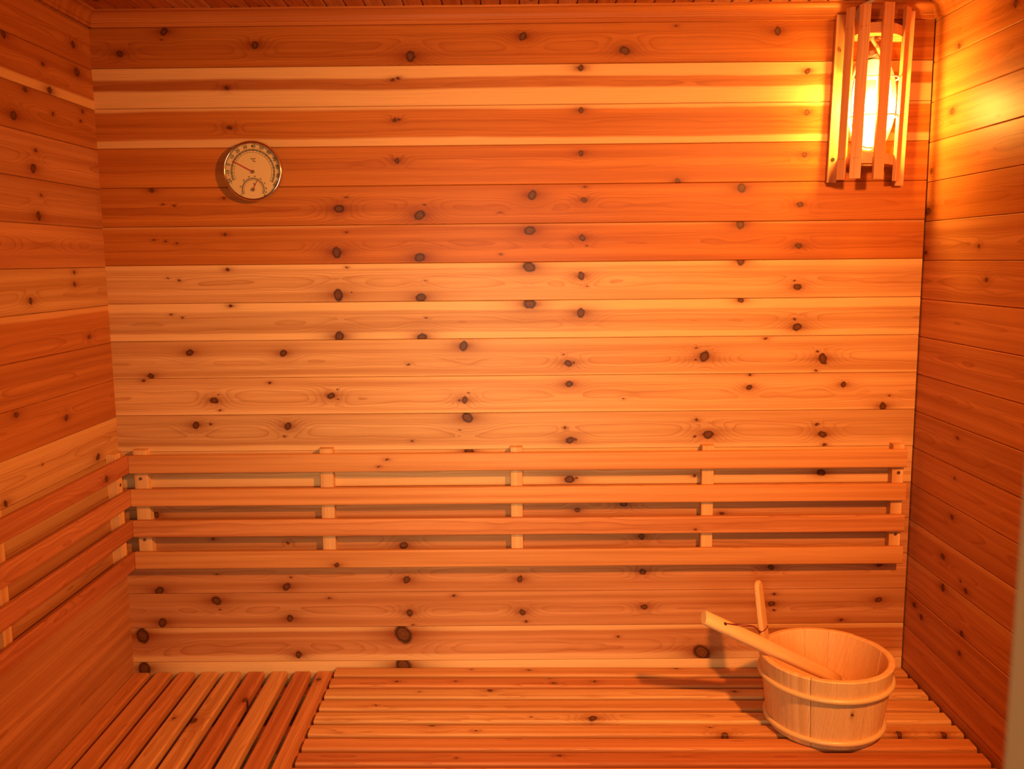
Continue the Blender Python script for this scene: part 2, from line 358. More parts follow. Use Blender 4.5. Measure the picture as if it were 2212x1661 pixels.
# ------------------------------------------------------------------ the room
KNOTS = {
 'b': {0: [(0.067,-0.0129,0.0071),(0.172,0.0348,0.0081),(0.165,0.0173,0.002),(0.378,0.0033,0.0081),(0.734,-0.0252,0.0112),(0.992,0.0157,0.0091),(1.225,-0.0173,0.0102),(1.573,0.0212,0.0081),(1.341,0.0354,0.0025)],
   1: [(0.309,-0.0004,0.0046),(0.692,0.0133,0.0036),(0.704,0.0173,0.0031),(1.124,0.0353,0.0066),(1.644,0.0231,0.0067)],
   2: [(0.311,0.0002,0.0052),(0.694,0.0133,0.0042),(0.704,0.0149,0.0031),(1.125,0.0316,0.0062),(1.646,0.0216,0.0062)],
   3: [(0.697,0.0122,0.0058),(1.125,0.0248,0.0063),(1.644,0.0167,0.0058),(1.351,-0.0408,0.0063)],
   4: [(0.558,-0.0071,0.0107),(0.121,0.0398,0.0053),(0.145,0.007,0.0021),(0.172,0.0035,0.0021),(0.289,0.0198,0.0027),(0.576,0.0187,0.0021),(0.747,-0.0236,0.0118),(1.011,0.0204,0.0106),(1.132,0.0077,0.0069),(1.134,0.0379,0.0026),(0.936,-0.0196,0.0021),(0.759,0.0003,0.0021),(1.5,0.032,0.0101),(1.637,-0.0072,0.0069)],
   5: [(0.549,-0.0184,0.0119),(0.287,0.0259,0.0032),(0.119,0.0147,0.0022),(0.146,0.0109,0.0022),(0.172,0.0065,0.0022),(0.574,0.0285,0.0021),(0.745,-0.0319,0.0114),(1.005,0.0285,0.0118),(1.128,0.0105,0.0075),(0.936,-0.0255,0.0022),(1.139,-0.0082,0.0016),(1.499,0.0383,0.0102),(1.637,-0.013,0.007)],
   6: [(0.289,0.0338,0.0038),(0.572,0.0365,0.0022),(1.501,0.0433,0.0103),(0.549,-0.0283,0.0126),(0.173,0.0093,0.0022),(0.146,0.0149,0.0016),(0.581,-0.022,0.0016),(1.003,0.0335,0.0136),(1.126,0.0117,0.0092),(0.745,-0.0363,0.011),(0.757,0.0039,0.0016),(1.14,-0.0129,0.0016),(1.637,-0.019,0.0082),(1.63,-0.004,0.0022)],
   7: [(0.292,0.0387,0.0038),(0.548,-0.0369,0.0116),(0.149,0.0191,0.0022),(0.175,0.0115,0.0017),(1.004,0.0368,0.0132),(1.125,0.0143,0.0105),(0.746,-0.0394,0.01),(0.757,0.0056,0.0022),(1.64,-0.0242,0.0099),(1.633,-0.0056,0.0025),(1.504,0.041,0.0066)],
   8: [(0.188,0.0177,0.0084),(0.412,0.0136,0.0084),(0.091,-0.0383,0.0067),(0.845,0.0273,0.0111),(1.095,-0.0161,0.0084),(1.108,-0.0153,0.0028),(1.084,0.0046,0.0017),(0.712,-0.0157,0.0025),(1.421,-0.0029,0.0123),(1.704,-0.0099,0.0111),(1.566,0.0389,0.0033),(1.401,0.0176,0.0026),(1.4,-0.0108,0.0026),(1.691,0.0068,0.0026),(1.71,-0.0211,0.0033),(1.689,-0.0395,0.0028)],
   9: [(0.072,0.0404,0.0034),(0.376,0.0332,0.0028),(1.531,0.0423,0.0028),(1.53,0.0118,0.0067),(1.756,0.0169,0.0067),(0.24,-0.0091,0.0085),(0.523,-0.0002,0.0085),(0.251,0.0052,0.0017),(0.253,-0.0332,0.0023),(0.539,0.0144,0.0017),(0.54,-0.0086,0.002),(1.097,0.0238,0.0084),(0.845,-0.0128,0.0079),(0.832,-0.0133,0.0028),(0.855,0.004,0.0017),(1.228,-0.013,0.0017),(1.853,-0.0372,0.009),(1.867,-0.0109,0.002)],
   10: [(0.193,0.0205,0.0086),(0.416,0.0162,0.0091),(0.229,0.0231,0.0028),(0.406,-0.0084,0.0023),(0.851,0.0342,0.0131),(1.099,-0.0237,0.0092),(1.113,-0.0216,0.0034),(1.087,0.0068,0.0028),(0.832,0.0028,0.0017),(0.716,-0.0226,0.0025),(1.434,-0.0126,0.0114),(1.71,-0.0142,0.0091),(1.405,0.0232,0.0034),(1.402,-0.0175,0.0026),(1.695,0.0099,0.0034),(1.716,-0.0397,0.0037)],
   11: [(1.098,-0.0313,0.0104),(1.115,-0.0279,0.0035),(1.711,-0.0195,0.0092),(1.403,-0.0246,0.0035),(0.854,0.0404,0.0103)],
   12: [(1.231,-0.0034,0.0082),(1.117,-0.0188,0.0058),(1.471,-0.0294,0.0047),(0.083,-0.0221,0.007)],
   13: [(1.275,0.004,0.0071),(0.403,-0.0059,0.003),(0.219,0.0055,0.003),(0.689,-0.0147,0.0095)],
   14: [(0.078,-0.0368,0.0108),(0.395,-0.0284,0.0096),(0.223,0.0051,0.0021),(0.407,-0.0042,0.0022),(0.694,-0.0129,0.009),(0.975,-0.0131,0.0078),(1.279,0.0032,0.0077),(1.596,0.0122,0.0071),(1.863,0.0175,0.0059)],
   15: [(0.218,0.0261,0.0114),(0.08,-0.0302,0.0109),(0.4,-0.0211,0.0085),(0.5,0.0311,0.003),(0.226,0.0032,0.0018),(0.699,-0.0096,0.0085),(0.98,-0.0098,0.0078),(0.81,0.0346,0.0034),(0.989,-0.0338,0.0027),(0.707,-0.0405,0.0022),(1.284,0.0019,0.0072),(1.6,0.0083,0.0072),(1.865,0.0164,0.0072),(1.606,0.0328,0.0036),(1.606,-0.0086,0.0028),(1.774,-0.0359,0.0042)],
   16: [(0.028,0.026,0.0183),(0.417,-0.0271,0.0086),(0.682,0.0248,0.0231),(1.219,0.015,0.0027),(1.429,-0.0278,0.0208)],
   17: [(0.027,0.0283,0.0172),(0.681,0.0303,0.0221)]},
 'l': {0: [(0.082,-0.0077,0.0071)],
   1: [(0.362,0.0394,0.0079),(0.074,0.0253,0.0102),(0.221,0.0122,0.0047),(0.202,-0.0364,0.0077)],
   2: [(0.3,0.0376,0.0055),(0.35,-0.0199,0.0098),(0.196,0.0067,0.0039),(0.061,0.0327,0.0041),(0.073,0.0096,0.0031)],
   3: [(0.277,0.0121,0.0037),(0.292,-0.0247,0.0093)],
   4: [(0.285,-0.0285,0.0084),(0.269,0.0136,0.0028)],
   6: [(0.343,-0.019,0.0064),(0.157,0.0092,0.005),(0.155,0.0355,0.004)],
   7: [(0.107,-0.0209,0.0052)],
   9: [(0.429,0.0347,0.0062),(0.238,-0.0042,0.0064)],
   10: [(0.107,-0.0299,0.0074),(0.49,-0.0356,0.0061),(0.349,0.0083,0.0019)]},
 'r': {0: [(0.126,-0.0356,0.0059),(0.345,-0.0069,0.007)],
   2: [(0.112,0.0098,0.008),(0.307,-0.0304,0.0027)],
   3: [(0.025,-0.0204,0.0063)],
   4: [(0.019,-0.0216,0.0096)],
   5: [(0.262,-0.0148,0.0038),(0.019,-0.0271,0.0053)],
   6: [(0.301,0.0067,0.0047)],
   10: [(0.221,0.0213,0.004)],
   11: [(0.218,0.0202,0.003)],
   12: [(0.216,0.0223,0.0051)],
   13: [(0.185,0.0113,0.0073),(0.295,-0.0292,0.0059),(0.27,-0.0156,0.003)],
   14: [(0.194,0.031,0.0083),(0.289,-0.0396,0.007)],
   15: [(0.058,0.0259,0.0078),(0.097,0.0116,0.0066),(0.285,0.0055,0.005)]},
}

RW = 1.93266          # right wall face
DEPTH = 1.75
ZC = 2.0735           # ceiling face
P = 0.09; GAP = 0.0007; T = 0.014

bm = bmesh.new(); box(bm, -0.06, 2.0, 0.0145, 0.06, 0, 2.12)
wall_back = structure(obj('wall_back', bm, M_DARK))
bm = bmesh.new(); box(bm, -0.06, -0.0145, -DEPTH, 0.0145, 0, 2.12)
wall_left = structure(obj('wall_left', bm, M_DARK))
bm = bmesh.new(); box(bm, RW+0.0145, RW+0.06, -DEPTH, 0.0145, 0, 2.12)
wall_right = structure(obj('wall_right', bm, M_DARK))
bm = bmesh.new(); box(bm, -0.06, RW+0.06, -DEPTH, 0.06, ZC+0.0125, ZC+0.05)
ceiling = structure(obj('ceiling', bm, M_DARK))
bm = bmesh.new(); box(bm, -0.4, RW+0.4, -3.4, 0.06, -0.04, 0.0)
floor = structure(obj('floor', bm, M_DARK))
wood(floor, (0.14, 0.07, 0.035))
# front wall with the doorway the photograph is taken through
bm = bmesh.new()
box(bm, -0.06, 0.60, -DEPTH-0.06, -DEPTH, 0, 2.12)
box(bm, 1.2325, RW+0.06, -DEPTH-0.06, -DEPTH, 0, 2.12)
box(bm, 0.60, 1.2325, -DEPTH-0.06, -DEPTH, 1.69, 2.12)
wall_front = structure(obj('wall_front', bm, M_DARK))
wood(wall_front, (0.55, 0.24, 0.11))
door_1 = bpy.data.objects.new('door_1', None); COL.objects.link(door_1); structure(door_1)
for a, b, c, d in ((1.2025, 1.2325, 0, 1.69), (0.60, 0.63, 0, 1.69), (0.63, 1.2025, 1.66, 1.69)):
    bm = bmesh.new(); box(bm, a, b, -DEPTH-0.065, -DEPTH+0.005, c, d)
    o = obj('jamb', bm, M_JAMB, door_1)
    bv = o.modifiers.new('eased', 'BEVEL'); bv.width = 0.003; bv.segments = 2

# back wall planks, 0 at the top: colour, sapwood (from the top, from the bottom, strength)
H0, H1, H2, H3 = (0.47, 0.144, 0.023), (0.51, 0.175, 0.044), (0.63, 0.330, 0.135), (0.55, 0.230, 0.088)
h = P/2
BACK = {0: (H0, None), 1: (H1, (h-.027, -h+.037, 0.78)), 2: (H0, (h-.008, -h+.017, 0.72)), 3: (H0, None), 4: (H0, None),
        5: (H0, (h-.004, -1, 0.35)), 6: (H2, (h-.011, -1, 0.6)), 7: (H2, (h-.022, -h+.016, 0.85)), 8: (H2, (1, -h+.005, 0.6)),
        9: (H2, (1, -h+.006, 0.6)), 10: (H2, (1, -h+.012, 0.6)), 11: (H2, (h-.03, -h+.02, 0.5)), 12: (H3, None), 13: (H3, None),
        14: (H3, None), 15: (H3, None), 16: (H3, (h-.01, -h+.018, 0.6)), 17: (H2, (h-.03, -1, 0.8))}
for k in range(-1, 22):
    zc = 1.95 - P*k + h
    col, sap = BACK.get(k, (H3, None))
    kn = [(a+0.001, b, r*0.98) for a, b, r in KNOTS['b'].get(k, [])]
    board('plank', wall_back, (-0.001, T+random.uniform(-.0003, .0003), zc), X, Z, 1.9305, P-GAP, T, col=col, sap=sap, knots=kn,
          ring=(random.uniform(5, 10), random.uniform(-.008, .006), random.uniform(2.0, 3.6)))
LEFTC = {0: H1, 1: H1, 2: H1, 3: H3, 4: H3, 5: H3, 6: H2, 7: H1, 8: H1, 9: H1, 10: H2, 11: H2}
for k in range(-1, 22):
    zc = 1.9472 - P*k + h
    kn = [(DEPTH-a, b, r) for a, b, r in KNOTS['l'].get(k, [])]
    sap = {1: (1, -h+.02, 0.8), 7: (h-.012, -1, 0.5), 10: (h-.02, -1, 0.4)}.get(k)
    ring = {5: (9, 0.006, 14.0), 7: (8, -0.02, 6.0)}.get(k)
    board('plank', wall_left, (-T+random.uniform(-.0003, .0003), -DEPTH, zc), Y, Z, DEPTH+0.012, P-GAP, T, col=LEFTC.get(k, H3), dim=0.95, sap=sap, knots=kn,
          ring=ring or (random.uniform(6, 12), random.uniform(-.012, .012), random.uniform(4, 7)))
for k in range(-1, 22):
    zc = 1.9452 - P*k + h
    kn = list(KNOTS['r'].get(k, []))
    col = H1 if k < 5 else (0.62, 0.265, 0.100)
    sap = {13: (h-.012, -1, 0.45), 14: (h-.016, -1, 0.45)}.get(k)
    board('plank', wall_right, (RW+T+random.uniform(-.0003, .0003), 0.010, zc), NY, Z, DEPTH+0.01, P-GAP, T, col=col, sap=sap, knots=kn,
          ring=(random.uniform(6, 12), random.uniform(-.012, .012), random.uniform(4, 7)))
cp = 0.0432
for i in range(45):
    xc = 0.012 + cp*i
    board('plank', ceiling, (xc, -DEPTH, ZC+0.012), Y, X, DEPTH+0.01, cp-0.0014, 0.012, r=0.0022, col=random.choice((H0, H1, H3)),
          knots=[(DEPTH-random.uniform(.0, .3), random.uniform(-.012, .012), random.uniform(.003, .006))] if random.random() < .6 else ())

# cove mouldings under the ceiling
prof = [(0, 2.0385), (0.008, 2.0385), (0.008, 2.0465), (0.0105, 2.047)]
for k in range(1, 7):
    a = k/6*math.pi/2; prof.append((0.0105+0.018*(1-math.cos(a)), 2.047+0.022*math.sin(a)))
prof += [(0.0285, ZC), (0, ZC)]
def moulding(name, f0, f1, axis):
    bm = bmesh.new(); prism(bm, prof, f0, f1)
    o = structure(obj(name, bm, M_DARK))
    wood(o, H1, ring=(10, 0, 3))
    return o
moulding('trim_1', lambda a, b: (0.002, -a, b), lambda a, b: (RW-0.002, -a, b), 0)
moulding('trim_2', lambda a, b: (a, -DEPTH, b), lambda a, b: (a, -0.002, b), 1)
moulding('trim_3', lambda a, b: (RW-a, -DEPTH, b), lambda a, b: (RW-a, -0.002, b), 1)

# ------------------------------------------------------------------ benches
BZ = 0.486
C_RED, C_DEEP, C_MID, C_PALE = (0.62, 0.24, 0.080), (0.52, 0.17, 0.055), (0.66, 0.31, 0.110), (0.71, 0.385, 0.155)
bl = thing('sauna_bench', 'cedar slat bench running along the left wall, its nine slats pointing toward the viewer', 'bench', (0.25, -0.75, 0))
cols = [C_RED, C_RED, C_RED, C_MID, C_MID, C_DEEP, C_MID, C_DEEP, C_RED]
BK = {1: [(-.1786, .1922-.0766, .0045)], 3: [(-.2473, .2371-.1936, .007), (-.235, .19-.1936, .004)], 4: [(-.2473, .2371-.252, .009)], 5: [(-.1514, .3264-.3107, .007)], 8: [(-.0495, .4765-.4847, .006)]}
xs = [(0.0013, 0.0413)] + [(0.0556+0.0584*k, 0.0556+0.0584*k+0.0415) for k in range(7)] + [(0.4633, 0.5062)]
LB = 1.45
for i, (a, b) in enumerate(xs):
    xc = (a+b)/2
    kn = [(LB+0.006+y, -dx, r) for y, dx, r in BK.get(i, [])] + [(random.uniform(.2, 1.0), random.uniform(-.012, .012), random.uniform(.002, .0045)) for _ in range(2)]
    board('slat', bl, (xc, -LB-0.006, BZ-0.022), Y, NX, LB, b-a, 0.022, r=0.0045, seg=3, col=cols[i], knots=kn,
          ring=(random.uniform(5, 14), random.uniform(-.02, .02), random.uniform(5, 8)))
for y in (-0.062, -0.25, -0.43, -0.9, -1.38):
    board('crossbar', bl, (0.008, y, BZ-0.066), X, Y, 0.495, 0.045, 0.0435, r=0.003, seg=1, col=C_DEEP)
for x, y in ((0.04, -0.155), (0.46, -0.155), (0.04, -1.30), (0.46, -1.30)):
    board('leg', bl, (x, y, 0.0), Z, X, BZ-0.0665, 0.045, 0.045, r=0.003, seg=1, col=C_RED)

br = thing('sauna_bench', 'cedar slat bench across the back wall under the wooden bucket', 'bench', (0.52, -0.25, 0.4966))
tilt = math.atan(0.0106/1.414)
ex = Vector((math.cos(tilt), 0, -math.sin(tilt)))
cols = [C_MID, C_RED, C_PALE, C_MID, C_PALE, C_MID, C_RED, C_DEEP, C_RED]
px_of = lambda x: x-0.513
BR = {0: [(1.3632, -.0098, .005)], 1: [(.6737, -.0817, .004), (1.0452, -.064, .004), (1.053, -.09, .004)], 2: [(.9006, -.1282, .006)], 3: [], 4: [(1.1338, -.259, .010)],
      5: [(.7799, -.2846, .009), (1.8842, -.3236, .006), (1.7886, -.3225, .007), (1.4119, -.3277, .008)]}
for i in range(9):
    yb = -0.0046 - 0.0562*i; w = 0.0415; yc = yb - w/2
    kn = [(x-0.513, y-yc, r) for x, y, r in BR.get(i, [])] + [(random.uniform(.1, 1.2), random.uniform(-.010, .011), random.uniform(.002, .005)) for _ in range(2)]
    o = board('slat', br, (0.5135, yc, 0.4966-0.022), ex, Y, 1.413, w, 0.022, r=0.0055, seg=4, col=cols[i], knots=kn,
          ring=(random.uniform(5, 12), random.uniform(-.02, .02), random.uniform(3, 6)))
for x in (0.60, 1.22, 1.86):
    board('crossbar', br, (x, -0.496, 0.4966-(x-.513)*0.0075-0.0665), Y, NX, 0.49, 0.045, 0.0435, r=0.003, seg=1, col=C_DEEP)
for x, y in ((0.60, -0.46), (1.22, -0.46), (1.86, -0.46), (0.60, -0.05), (1.86, -0.05)):
    board('leg', br, (x, y-0.02, 0.0), Z, X, 0.4966-(x-.513)*0.0075-0.067, 0.045, 0.04, r=0.003, seg=1, col=C_RED)

# ------------------------------------------------------------------ backrests
def screw(parent, loc, normal, r=0.0042):
    bm = bmesh.new(); disc(bm, r, 0, 0.0012, 16)
    n = Vector(normal); rot = n.to_track_quat('Z', 'Y').to_matrix().to_4x4()
    for a, b in ((r*.6, r*.14), (r*.14, r*.6)):
        pass
    o = obj('screw', bm, M_STEEL, parent)
    bm = bmesh.new(); box(bm, -r*.55, r*.55, -r*.13, r*.13, 0.0011, 0.0014); box(bm, -r*.13, r*.13, -r*.55, r*.55, 0.0011, 0.00141)
    me2 = bpy.data.meshes.new('slot'); bm.to_mesh(me2); bm.free()
    bm = bmesh.new(); bm.from_mesh(o.data); k = len(bm.faces); bm.from_mesh(me2); bm.faces.ensure_lookup_table()
    o.data.materials.append(M_HOLE)
    for f in bm.faces[k:]: f.material_index = 1
    bm.to_mesh(o.data); bm.free(); bpy.data.meshes.remove(me2)
    pw = parent.matrix_world
    o.matrix_local = (parent_world(parent).inverted() @ (Matrix.Translation(Vector(loc)) @ rot))
    return o
def parent_world(o):
    m = o.matrix_local.copy() if o.parent else Matrix.Translation(o.location)
    if not o.parent: return m if o.rotation_euler.to_matrix().is_identity else o.matrix_basis.copy()
    return parent_world(o.parent) @ o.matrix_basis

tops = [(1.0490, 1.0050), (0.9660, 0.9235), (0.8890, 0.8465), (0.8100, 0.7665)]
C_PINE = (0.74, 0.41, 0.17)
bb = thing('backrest', 'long slatted cedar backrest fixed across the back wall above the bench', 'backrest', (0.97, -0.02, 0.766))
bcols = [(0.66, 0.30, 0.105), (0.64, 0.275, 0.09), (0.58, 0.225, 0.078), (0.64, 0.275, 0.09)]
for i, (a, b) in enumerate(tops):
    kn = {0: [(0.62, 0.008, .003), (0.60, -.009, .0025)], 2: [(1.36, -.011, .0025)], 3: [(0.49, -.014, .0055)]}.get(i, [])
    board('slat', bb, (0.0393, -0.0242, (a+b)/2), X, Z, 1.8632+random.uniform(-.003, .001), a-b, 0.0143, r=0.004, seg=3, back=True, col=bcols[i], knots=kn,
          ring=(random.uniform(3, 5) if i != 2 else 7, random.choice((-.09, .08)) if i != 2 else 0.0, 3.0))
for x0, x1 in ((0.0445, 0.0770), (0.4945, 0.5260), (0.9545, 0.9830), (1.4155, 1.4440), (1.8730, 1.9005)):
    o = board('batten', bb, ((x0+x1)/2, -0.0003, 0.7690), Z, NX, 0.2905, x1-x0, 0.0237, r=0.001, seg=1, col=C_PINE, ring=(14, 0.05, 2))
    if x0 < 0.1 or x0 > 1.8:
        xx = 0.0600 if x0 < .1 else 1.8880
        for zz in ((0.990, 0.838) if x0 < .1 else (0.990, 0.838)): screw(o, (xx, -0.0241, zz), (0, -1, 0))
ba = thing('backrest', 'slatted reddish backrest fixed to the left wall, running toward the viewer', 'backrest', (0.02, -0.7, 0.766))
acols = [(0.48, 0.165, 0.065), (0.52, 0.19, 0.075), (0.47, 0.155, 0.06), (0.46, 0.15, 0.058)]
for i, (a, b) in enumerate(tops):
    kn = {0: [(1.29-0.125, -.006, .0065)]}.get(i, [])
    board('slat', ba, (0.0242, -1.32, (a+b)/2), Y, Z, 1.29, a-b, 0.0143, r=0.004, seg=3, back=True, col=acols[i], knots=kn, ring=(random.uniform(5, 9), random.uniform(-.02, .02), 9.0))
for y in (-0.0570, -0.560, -1.065):
    o = board('batten', ba, (0.0003, y, 0.7690), Z, NY, 0.2905, 0.0270, 0.0237, r=0.001, seg=1, col=C_PINE, ring=(14, 0.05, 2))
    if y > -0.1:
        screw(o, (0.0241, -0.0575, 0.983), (1, 0, 0))

# ------------------------------------------------------------------ thermometer
TR = 0.0685
th = thing('thermometer', 'round metal rimmed thermometer with a humidity dial hung on the plank wall', 'thermometer', (0.3655, 0.0, 1.7139))
th.rotation_euler = (math.radians(90), 0, 0)     # local z points into the room, local y is up
def lathe(bm, pr, seg=64):
    rings = [[bm.verts.new((r*math.cos(i*2*math.pi/seg), r*math.sin(i*2*math.pi/seg), z)) for i in range(seg)] for r, z in pr]
    for A, B in zip(rings, rings[1:]):
        for i in range(seg): bm.faces.new((A[i], A[(i+1) % seg], B[(i+1) % seg], B[i]))
bm = bmesh.new()
lathe(bm, [(0.055, 0.0005), (0.064, 0.0005), (0.0655, 0.004), (0.0668, 0.017), (TR, 0.019), (TR, 0.0225), (0.0672, 0.0252), (0.0652, 0.0262), (0.0632, 0.0256), (0.0622, 0.0235), (0.0620, 0.0205)])
obj('bezel', bm, M_CHROME, th, smooth=True)
bm = bmesh.new(); disc(bm, 0.0622, 0.0150, 0.0190, 64)
obj('dial_face', bm, M_FACE, th)
bm = bmesh.new(); disc(bm, 0.0621, 0.0238, 0.0243, 64)
obj('glass', bm, M_PANE, th)
ZF = 0.0192
U = TR/535.0
def arc_band(bm, r0, r1, a0, a1, c=(0, 0), z=ZF, n=60):
    vs = []
    for i in range(n+1):
        a = math.radians(a0+(a1-a0)*i/n)
        vs.append([bm.verts.new((c[0]+r*math.sin(a), c[1]+r*math.cos(a), z)) for r in (r0, r1)])
    for p, q in zip(vs, vs[1:]): bm.faces.new((p[0], q[0], q[1], p[1]))
def tick(bm, a, r0, r1, w, c=(0, 0), z=ZF):
    a = math.radians(a); d = Vector((math.sin(a), math.cos(a), 0)); n = Vector((math.cos(a), -math.sin(a), 0)); cc = Vector((c[0], c[1], z))
    bm.faces.new([bm.verts.new(cc+d*r+n*s) for r, s in ((r0, -w/2), (r0, w/2), (r1, w/2), (r1, -w/2))])
PIV = (0.0*U, -6*U); HYG = (-8*U, -322*U)
A40, ST = 3.3, 19.15
a_lo, a_hi = A40-6*ST, A40+6*ST
bm = bmesh.new(); arc_band(bm, 372*U, 398*U, a_lo, a_hi, PIV, ZF)
hlo, hhi = -113.0, 113.0
arc_band(bm, 190*U, 204*U, hlo, hhi, HYG, ZF)
obj('scale_band', bm, M_BAND, th)
bm = bmesh.new(); zt = ZF+0.00008
for r in (340, 371, 399): arc_band(bm, (r-2.0)*U, (r+2.0)*U, a_lo, a_hi, PIV, zt)
for i in range(25):
    a = a_lo+(a_hi-a_lo)*i/24
    if i % 2 == 0: tick(bm, a, 338*U, 412*U, 6*U, PIV, zt)
    else: tick(bm, a, 338*U, 371*U, 4*U, PIV, zt); tick(bm, a, 405*U, 415*U, 4*U, PIV, zt)
for r in (167, 189, 205): arc_band(bm, (r-2)*U, (r+2)*U, hlo, hhi, HYG, zt)
for i in range(19):
    a = hlo+(hhi-hlo)*i/18
    tick(bm, a, 166*U, (207 if i % 2 else 190)*U, 4*U, HYG, zt)
    if i % 2: tick(bm, a, 212*U, 232*U, 4*U, HYG, zt)
obj('scale_marks', bm, M_INK, th)['kind'] = 'stuff'
def text_into(bm, s, size, cx, cy, ang, z):
    cu = bpy.data.curves.new('t', 'FONT'); cu.body = s; cu.size = size; cu.align_x = 'CENTER'; cu.align_y = 'CENTER'; cu.resolution_u = 3; cu.offset = 0.018*size
    o = bpy.data.objects.new('t', cu); COL.objects.link(o)
    me = bpy.data.meshes.new_from_object(o.evaluated_get(bpy.context.evaluated_depsgraph_get()))
    me.transform(Matrix.Translation((cx, cy, z)) @ Matrix.Rotation(-math.radians(ang), 4, 'Z'))
    bm.from_mesh(me); bpy.data.meshes.remove(me); bpy.data.objects.remove(o); bpy.data.curves.remove(cu)
bm = bmesh.new()
for i, t in enumerate(range(-20, 101, 10)):
    a = a_lo+ST*i; r = 447*U; ra = math.radians(a)
    text_into(bm, str(t), 78*U, PIV[0]+r*math.sin(ra), PIV[1]+r*math.cos(ra), a, zt)
HA = (-112, -77, -45, -17, 9.6, 37, 62, 86, 102, 116)
for i, t in enumerate(range(10, 101, 10)):
    a = HA[i]; r = (226 if i in (0, 9) else 234)*U; ra = math.radians(a)
    text_into(bm, str(t), 38*U, HYG[0]+r*math.sin(ra), HYG[1]+r*math.cos(ra), a, zt)
text_into(bm, '\u00b0C', 88*U, 14*U, 196*U, 3, zt)
text_into(bm, '%', 52*U, 12*U, -228*U, 3, zt)
obj('dial_print', bm, M_INK, th)['kind'] = 'stuff'
def needle(name, a, l, tail, w0, w1, c, z):
    bm = bmesh.new(); ra = math.radians(a)
    d = Vector((math.sin(ra), math.cos(ra))); n = Vector((math.cos(ra), -math.sin(ra))); cc = Vector(c)
    pts = [cc-d*tail+n*w0/2, cc-d*tail-n*w0/2, cc+d*l-n*w1/2, cc+d*l+n*w1/2]
    prism(bm, [(p.x, p.y) for p in pts], lambda x, y: (x, y, z), lambda x, y: (x, y, z+0.0005))
    return obj(name, bm, M_RED, th)
needle('needle', -61.5, 400*U, 30*U, 20*U, 14*U, PIV, 0.0212)
needle('humidity_needle', 27.7, 185*U, 20*U, 16*U, 10*U, HYG, 0.0206)
for c, r in ((PIV, 32*U), (HYG, 32*U)):
    bm = bmesh.new(); disc(bm, r, 0.0191, 0.0222, 20, c); obj('hub', bm, M_BRASS, th)

# ------------------------------------------------------------------ wall lamp
LX, LZ = 1.786, 1.8515
wl = thing('wall_lamp', 'glowing oval bulkhead lamp with ribbed glass and wire guard, mounted inside the wooden cage', 'lamp', (LX, 0.0, LZ))
def oval(a, b, n=48):
    # stadium-like oval in x,z
    out = []
    for i in range(n):
        t = i*2*math.pi/n; c, s = math.cos(t), math.sin(t)
        e = 2/2.35
        out.append((a*math.copysign(abs(c)**e, c), b*math.copysign(abs(s)**e, s)))
    return out
def oval_loft(bm, secs, cap0=False, cap1=False, n=48):
    rings = [[bm.verts.new((x, y, z)) for x, z in oval(a, b, n)] for a, b, y in secs]
    for A, B in zip(rings, rings[1:]):
        for i in range(n): bm.faces.new((A[i], A[(i+1) % n], B[(i+1) % n], B[i]))
    if cap0: bm.faces.new(rings[0])
    if cap1: bm.faces.new(rings[-1][::-1])
bm = bmesh.new()
oval_loft(bm, [(0.050, 0.104, 0.0), (0.054, 0.108, -0.004), (0.0545, 0.1085, -0.016), (0.052, 0.106, -0.020), (0.047, 0.100, -0.020), (0.046, 0.099, -0.012)], True, True)
obj('base', bm, M_WHITE, wl, smooth=True)
bm = bmesh.new(); tube(bm, [(x, -0.0195, z) for x, z in oval(0.0465, 0.0985)], 0.0014, 6, True)
obj('gasket', bm, M_GASKET, wl, smooth=True)
bm = bmesh.new()
secs = [(0.0455, 0.0975, -0.019), (0.0455, 0.0972, -0.028), (0.0445, 0.0955, -0.038)]
for k in range(1, 8):
    t = k/7*math.pi/2; f = math.cos(t)
    secs.append((0.010+0.0345*f**0.7 if k < 7 else 0.004, 0.050+0.0455*f**0.8 if k < 7 else 0.040, -0.038-0.036*math.sin(t)))
oval_loft(bm, secs, False, True)
obj('glass_dome', bm, M_DOME, wl, smooth=True)
bm = bmesh.new()
bmesh.ops.create_uvsphere(bm, u_segments=16, v_segments=10, radius=0.021)
bmesh.ops.scale(bm, vec=(1, 1, 1.35), verts=bm.verts)
obj('bulb', bm, M_BULB, wl, (-0.013, -0.054, -0.020), smooth=True)
bm = bmesh.new(); prism(bm, [(-0.013+0.011*math.cos(i*math.pi/8), 0.011*math.sin(i*math.pi/8)) for i in range(16)], lambda a, b: (a, b-0.046, 0.012), lambda a, b: (a, b-0.046, 0.045))
obj('bulb_socket', bm, M_WHITE, wl)
bm = bmesh.new(); g = 0.0018
tube(bm, spline([(0, -0.018, -0.106), (0, -0.050, -0.098), (0, -0.078, -0.045), (0, -0.0785, 0.045), (0, -0.050, 0.098), (0, -0.018, 0.106)], 8), g, 8)
for z in (-0.032, 0.050):
    tube(bm, spline([(-0.0525, -0.018, z), (-0.050, -0.042, z), (-0.030, -0.074, z), (0.030, -0.074, z), (0.050, -0.042, z), (0.0525, -0.018, z)], 8), g, 8)
obj('wire_guard', bm, M_WHITE, wl, smooth=True)
for z in (-0.113, 0.113):
    bm = bmesh.new(); bmesh.ops.create_uvsphere(bm, u_segments=12, v_segments=8, radius=0.008)
    obj('lug', bm, M_WHITE, wl, (0, -0.010, z*0.985), smooth=True)
CABLE = [(1.7654, -0.075, 2.0656), (1.7545, -0.07, 2.0593), (1.7403, -0.06, 2.0534), (1.7355, -0.05, 2.0394), (1.7422, -0.045, 2.0239), (1.77, -0.046, 2.004), (1.773, -0.045, 1.985), (1.79, -0.03, 1.972), (1.806, -0.016, 1.955), (1.806, -0.012, 1.945)]
